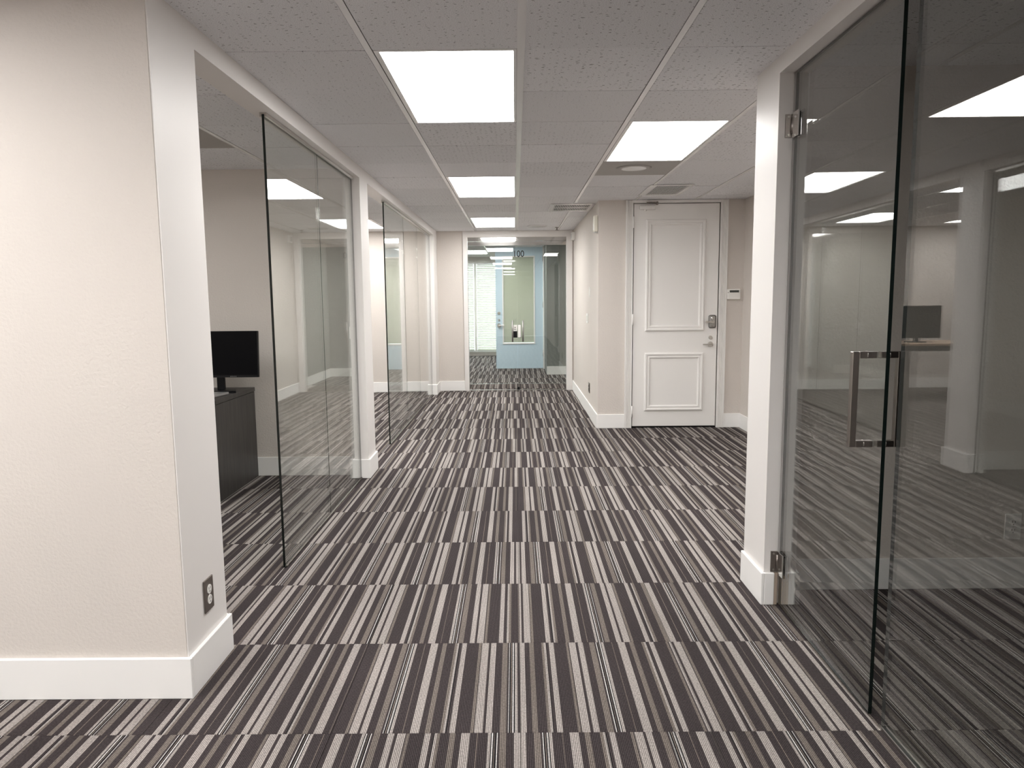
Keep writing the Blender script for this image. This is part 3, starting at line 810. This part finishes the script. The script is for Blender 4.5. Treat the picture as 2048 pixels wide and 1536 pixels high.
t = empty('motion_sensor', (0.8688, 7.72, 2.15), 'cream box-shaped sensor high on the corridor wall corner', 'motion sensor')
MB().box(0.826, 7.665, 2.066, 0.8688, 7.765, 2.236, bevel=0.012, seg=3).build('housing', 'cream', t)
MB().box(0.8245, 7.682, 2.085, 0.8262, 7.748, 2.15, bevel=0.0005, seg=1).build('lens', 'plastic', t)
MB().box(0.834, 7.675, 2.058, 0.8688, 7.755, 2.0655).build('base_clip', 'greycard', t)
t = empty('door_contact', (0.862, 10.66, 2.27), 'small grey-white box in the top corner beside the glass doors', 'sensor')
MB().box(0.822, 10.60, 2.212, 0.8688, 10.72, 2.325, bevel=0.006).build('housing', 'plastic', t)
MB().box(0.818, 10.62, 2.235, 0.8222, 10.70, 2.30).build('cover', 'greycard', t)

t = empty('alarm_keypad', (2.275, 7.6195, 1.405), 'white wall keypad with a dark display right of the panelled door', 'keypad')
MB().box(2.2045, 7.594, 1.350, 2.348, 7.6195, 1.460, bevel=0.011, seg=3).build('housing', 'plastic', t)
MB().box(2.232, 7.5925, 1.424, 2.328, 7.5942, 1.447).build('display', 'lcd', t)
MB().box(2.220, 7.5915, 1.356, 2.338, 7.5942, 1.414, bevel=0.0006, seg=1).build('flap', 'plastic', t)
MB().cyl((2.2165, 7.592, 1.424), (2.2165, 7.5945, 1.424), 0.004, 0.004, 10).build('indicator', 'black', t)

# ------------------------------------------------------------------ first office: desk, monitor, laptop
t = empty('desk', (-2.62, 5.25, 0), 'dark grey wood desk with a plain end panel in the first office', 'desk')
DT = 0.712
MB().box(-3.25, 4.875, DT - 0.030, -2.050, 5.628, DT, bevel=0.0015, seg=1).build('top', 'laminate', t)
MB().box(-2.080, 4.885, 0.001, -2.054, 5.625, DT - 0.034).build('end_panel', 'laminate', t)
MB().box(-3.246, 4.885, 0.001, -3.220, 5.625, DT - 0.034).build('end_panel', 'laminate', t)
MB().box(-3.219, 5.600, 0.12, -2.081, 5.618, DT - 0.034).build('back_panel', 'laminate', t)
for k, (za, zb) in enumerate(((0.05, 0.36), (0.364, 0.52), (0.524, 0.674))):
    dr = MB().box(-2.46, 4.884, za, -2.083, 4.902, zb).build('drawer', 'laminate', t)
    MB().cyl((-2.33, 4.866, (za + zb) / 2), (-2.21, 4.866, (za + zb) / 2), 0.005, 0.005, 10).cyl((-2.33, 4.866, (za + zb) / 2), (-2.33, 4.884, (za + zb) / 2), 0.004, 0.004, 8) \
        .cyl((-2.21, 4.866, (za + zb) / 2), (-2.21, 4.884, (za + zb) / 2), 0.004, 0.004, 8).build('handle', 'nickel', dr)
MB().box(-2.475, 4.903, 0.001, -2.461, 5.599, DT - 0.034).box(-2.461, 4.903, 0.03, -2.083, 5.599, 0.048).build('drawer_case', 'laminate', t)

t = empty('monitor', (-2.20, 5.32, DT), 'black flat computer monitor on the dark desk in the first office', 'monitor')
tilt = Matrix.Translation((-2.20, 5.30, 0.99)) @ Matrix.Rotation(math.radians(-4), 4, 'X') @ Matrix.Translation((2.20, -5.30, -0.99))
def mon(mb, name, mat, par=None):
    bmesh.ops.transform(mb.bm, matrix=tilt, verts=mb.bm.verts[:])
    return mb.build(name, mat, par or t)
mon(MB().box(-2.500, 5.292, 0.826, -1.893, 5.322, 1.167, bevel=0.003), 'casing', 'black')
mon(MB().box(-2.494, 5.2905, 0.843, -1.899, 5.2917, 1.162), 'screen', 'screen')
mon(MB().box(-2.36, 5.322, 0.90, -2.04, 5.352, 1.09, bevel=0.008), 'back_housing', 'black')
for k in range(5):
    mon(MB().box(-2.098 + k * 0.010, 5.2905, 0.8315, -2.0955 + k * 0.010, 5.292, 0.8365), 'button', 'greycard')
MB().box(-2.228, 5.345, 0.728, -2.172, 5.372, 1.02, bevel=0.004).build('neck', 'black', t)
MB().extrude([(-2.34, 5.27, DT + 0.0005), (-2.06, 5.27, DT + 0.0005), (-2.11, 5.40, DT + 0.0005), (-2.29, 5.40, DT + 0.0005)], (0, 0, 0.016)).build('foot', 'black', t)

t = empty('laptop', (-2.25, 5.10, DT), 'thin silver closed laptop lying in front of the monitor', 'laptop')
MB().extrude([(-2.42, 4.985, DT + 0.003), (-2.125, 4.985, DT + 0.003), (-2.085, 5.20, DT + 0.003), (-2.42, 5.20, DT + 0.003)], (0, 0, 0.009)).build('base', 'silver', t)
MB().extrude([(-2.42, 4.985, DT + 0.0125), (-2.125, 4.985, DT + 0.0125), (-2.085, 5.20, DT + 0.0125), (-2.42, 5.20, DT + 0.0125)], (0, 0, 0.006)).build('lid', 'silver', t)
for yy in (5.00, 5.17): MB().box(-2.40, yy, DT + 0.0005, -2.13, yy + 0.02, DT + 0.003).build('rubber_foot', 'black', t)

# ------------------------------------------------------------------ second office: oak desk with two monitors (seen mirrored in the right glass)
t = empty('desk', (-3.1, 9.85, 0), 'light oak topped desk with dark legs in the second office', 'desk')
MB().box(-3.95, 9.50, 0.715, -2.62, 10.25, 0.742, bevel=0.002).build('top', 'oak', t)
for (xx, yy) in ((-2.68, 9.55), (-2.68, 10.15), (-3.88, 9.55), (-3.88, 10.15)):
    MB().box(xx - 0.03, yy - 0.03, 0.001, xx + 0.03, yy + 0.03, 0.7145).build('leg', 'laminate', t)
MB().box(-3.84, 9.56, 0.64, -2.72, 9.58, 0.714).box(-3.84, 10.12, 0.64, -2.72, 10.14, 0.714).build('apron', 'laminate', t)
for (xc, yc, wd, lab) in ((-3.08, 9.78, 0.60, 'larger dark monitor on the light oak desk'), (-2.78, 10.02, 0.30, 'smaller dark monitor at the edge of the light oak desk')):
    m_ = empty('monitor', (xc, yc, 0.742), lab, 'monitor')
    MB().box(xc - wd / 2, yc, 0.80, xc + wd / 2, yc + 0.035, 1.235 if wd > .5 else 1.10, bevel=0.004).build('casing', 'black', m_)
    MB().box(xc - wd / 2 + 0.01, yc - 0.0015, 0.825, xc + wd / 2 - 0.01, yc - 0.0002, 1.22 if wd > .5 else 1.09).build('screen', 'screen', m_)
    MB().box(xc - 0.03, yc + 0.036, 0.755, xc + 0.03, yc + 0.06, 1.0).build('neck', 'black', m_)
    MB().box(xc - 0.11, yc - 0.02, 0.7425, xc + 0.11, yc + 0.14, 0.7545, bevel=0.003).build('foot', 'black', m_)
